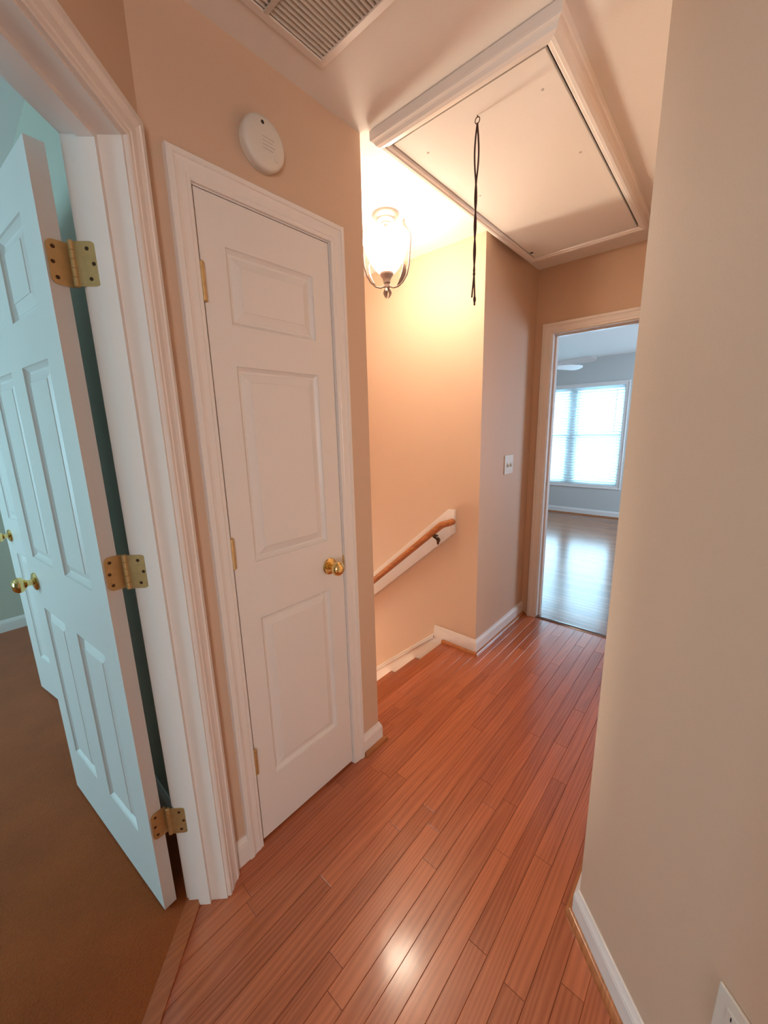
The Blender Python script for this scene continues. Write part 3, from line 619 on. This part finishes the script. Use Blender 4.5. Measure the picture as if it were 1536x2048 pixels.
for i in range(ns):
    z = zt+(zb_-zt)*i/(ns-1)
    if slat0 is None:
        sec = [(-.0245, -.0012), (-.012, .0006), (0, .0012), (.012, .0006), (.0245, -.0012), (.0245, .0008), (0, .0034), (-.0245, .0008)]
        sec = [(a*math.cos(ti)-b*math.sin(ti), a*math.sin(ti)+b*math.cos(ti)) for a, b in sec]
        slat0 = obj('slat', MB().loft([[(a, yv, b) for a, b in sec] for yv in (-(bx1-bx0)/2, (bx1-bx0)/2)]), SLAT, bl, local=True); s_ = slat0
    else:
        s_ = slat0.copy(); COL.objects.link(s_); s_.parent = bl
    s_.location = (.031, 0, z-wz0)
for yv in (1.42, 1.97, 2.52):
    obj('ladder_cord', MB().tube([(XW+.005, yv, wz1-.04), (XW+.005, yv, wz0+.02)], .0012, 5), SLAT, bl)
obj('tilt_wand', MB().tube([(XW-.002, 1.36, wz1-.05), (XW-.004, 1.36, 1.28)], .004, 6), GREYMARK, bl)
fx, fy, fz = 4.86, 1.80, 2.10
fn = thing('ceiling_fan', 'white ceiling fan in the far room, partly behind the door casing', 'ceiling fan', (fx, fy, 2.405))
obj('canopy', MB().lathe([(.065, 2.405), (.065, 2.39), (.04, 2.35), (.015, 2.34)], (fx, fy, 0), (0, 0, 1), 24), TRIM, fn, smooth=True)
obj('down_rod', MB().lathe([(.012, 2.345), (.012, 2.18)], (fx, fy, 0), (0, 0, 1), 12), TRIM, fn, smooth=True)
obj('motor', MB().lathe([(.03, 2.2), (.09, 2.185), (.11, 2.16), (.11, 2.11), (.085, 2.085), (.05, 2.07)], (fx, fy, 0), (0, 0, 1), 32), TRIM, fn, smooth=True)
obj('lamp_shade', MB().lathe([(.05, 2.07), (.09, 2.055), (.10, 2.02), (.07, 1.975), (.01, 1.96)], (fx, fy, 0), (0, 0, 1), 28), PLASTIC, fn, smooth=True)
for k in range(5):
    a = math.radians(-28+72*k); c = Vector((math.cos(a), math.sin(a), 0)); l = Vector((-math.sin(a), math.cos(a), 0)); tl = math.radians(-18)
    lv = l*math.cos(tl)+Vector((0, 0, math.sin(tl))); up_ = c.cross(lv)
    O = Vector((fx, fy, fz+.01))
    out = [(.20, -.045), (.30, -.058), (.52, -.066), (.585, -.058), (.615, -.03), (.625, 0), (.615, .03), (.585, .058), (.52, .066), (.30, .058), (.20, .045)]
    b_ = obj('blade', MB().loft([[O+c*r+lv*w_+up_*h_ for r, w_ in out] for h_ in (-.003, .003)]), TRIM, fn)
    obj('blade_iron', MB().loft([[O+c*r+lv*w_+up_*h_ for r, w_ in ((.09, -.015), (.24, -.03), (.24, .03), (.09, .015))] for h_ in (-.007, -.0031)]), TRIM, b_)

# ------------------------------------------------------------------ out-of-view windows: left bedroom, and three added for fill light
w2 = thing('window_2', 'white window of the left bedroom lighting the open doors', 'window', (-2.6, 2.7, .55), kind='structure')
obj('frame', MB().box(-2.69, -2.63, 2.0, 2.05, .55, 2.05).box(-2.69, -2.63, 3.35, 3.40, .55, 2.05).box(-2.69, -2.63, 2.05, 3.35, .55, .60).box(-2.69, -2.63, 2.05, 3.35, 2.0, 2.05).box(-2.69, -2.63, 2.68, 2.72, .60, 2.0), TRIM, w2)
for ya, yb in ((2.05, 2.68), (2.72, 3.35)): obj('pane', MB().box(-2.662, -2.658, ya, yb, .60, 2.0), GLASS, w2)
w3 = thing('window_added_rear', 'small white window added at the rear of the hall for fill light', 'window', (*sn(-2.6, -.07), .75), kind='structure')  # unseen window added to carry the rear fill light
f3 = MB()
for n0, n1, z0, z1 in ((-.42, -.38, .75, 1.95), (.24, .28, .75, 1.95), (-.38, .24, .75, .79), (-.38, .24, 1.91, 1.95), (-.38, .24, 1.33, 1.37)): f3.prism([sn(-2.64, n0), sn(-2.64, n1), sn(-2.68, n1), sn(-2.68, n0)], z0, z1)
obj('frame', f3, TRIM, w3)
for z0, z1 in ((.79, 1.33), (1.37, 1.91)): obj('pane', MB().prism([sn(-2.658, -.38), sn(-2.658, .24), sn(-2.662, .24), sn(-2.662, -.38)], z0, z1), GLASS, w3)
w4 = thing('window_added_stair', 'white window added at the foot of the stairs for fill light', 'window', (1.62, 5.1, -1.9), kind='structure')  # unseen window added to brighten the stairwell
obj('frame', MB().box(1.27, 1.31, 5.13, 5.17, -1.9, -.5).box(1.93, 1.97, 5.13, 5.17, -1.9, -.5).box(1.31, 1.93, 5.13, 5.17, -1.9, -1.86).box(1.31, 1.93, 5.13, 5.17, -.54, -.5).box(1.31, 1.93, 5.13, 5.17, -1.22, -1.18), TRIM, w4)
for z0, z1 in ((-1.86, -1.22), (-1.18, -.54)): obj('pane', MB().box(1.31, 1.93, 5.148, 5.152, z0, z1), GLASS, w4)
w5 = thing('window_added_side', 'white unseen side window added to the far room for fill light', 'window', (5.3, -1.1, .6), kind='structure')  # unseen window added for cool light into the hall
obj('frame', MB().box(4.5, 4.55, -1.17, -1.13, .6, 2).box(6.05, 6.1, -1.17, -1.13, .6, 2).box(4.55, 6.05, -1.17, -1.13, .6, .65).box(4.55, 6.05, -1.17, -1.13, 1.95, 2).box(4.55, 6.05, -1.17, -1.13, 1.28, 1.32), TRIM, w5)
for z0, z1 in ((.65, 1.28), (1.32, 1.95)): obj('pane', MB().box(4.55, 6.05, -1.152, -1.148, z0, z1), GLASS, w5)
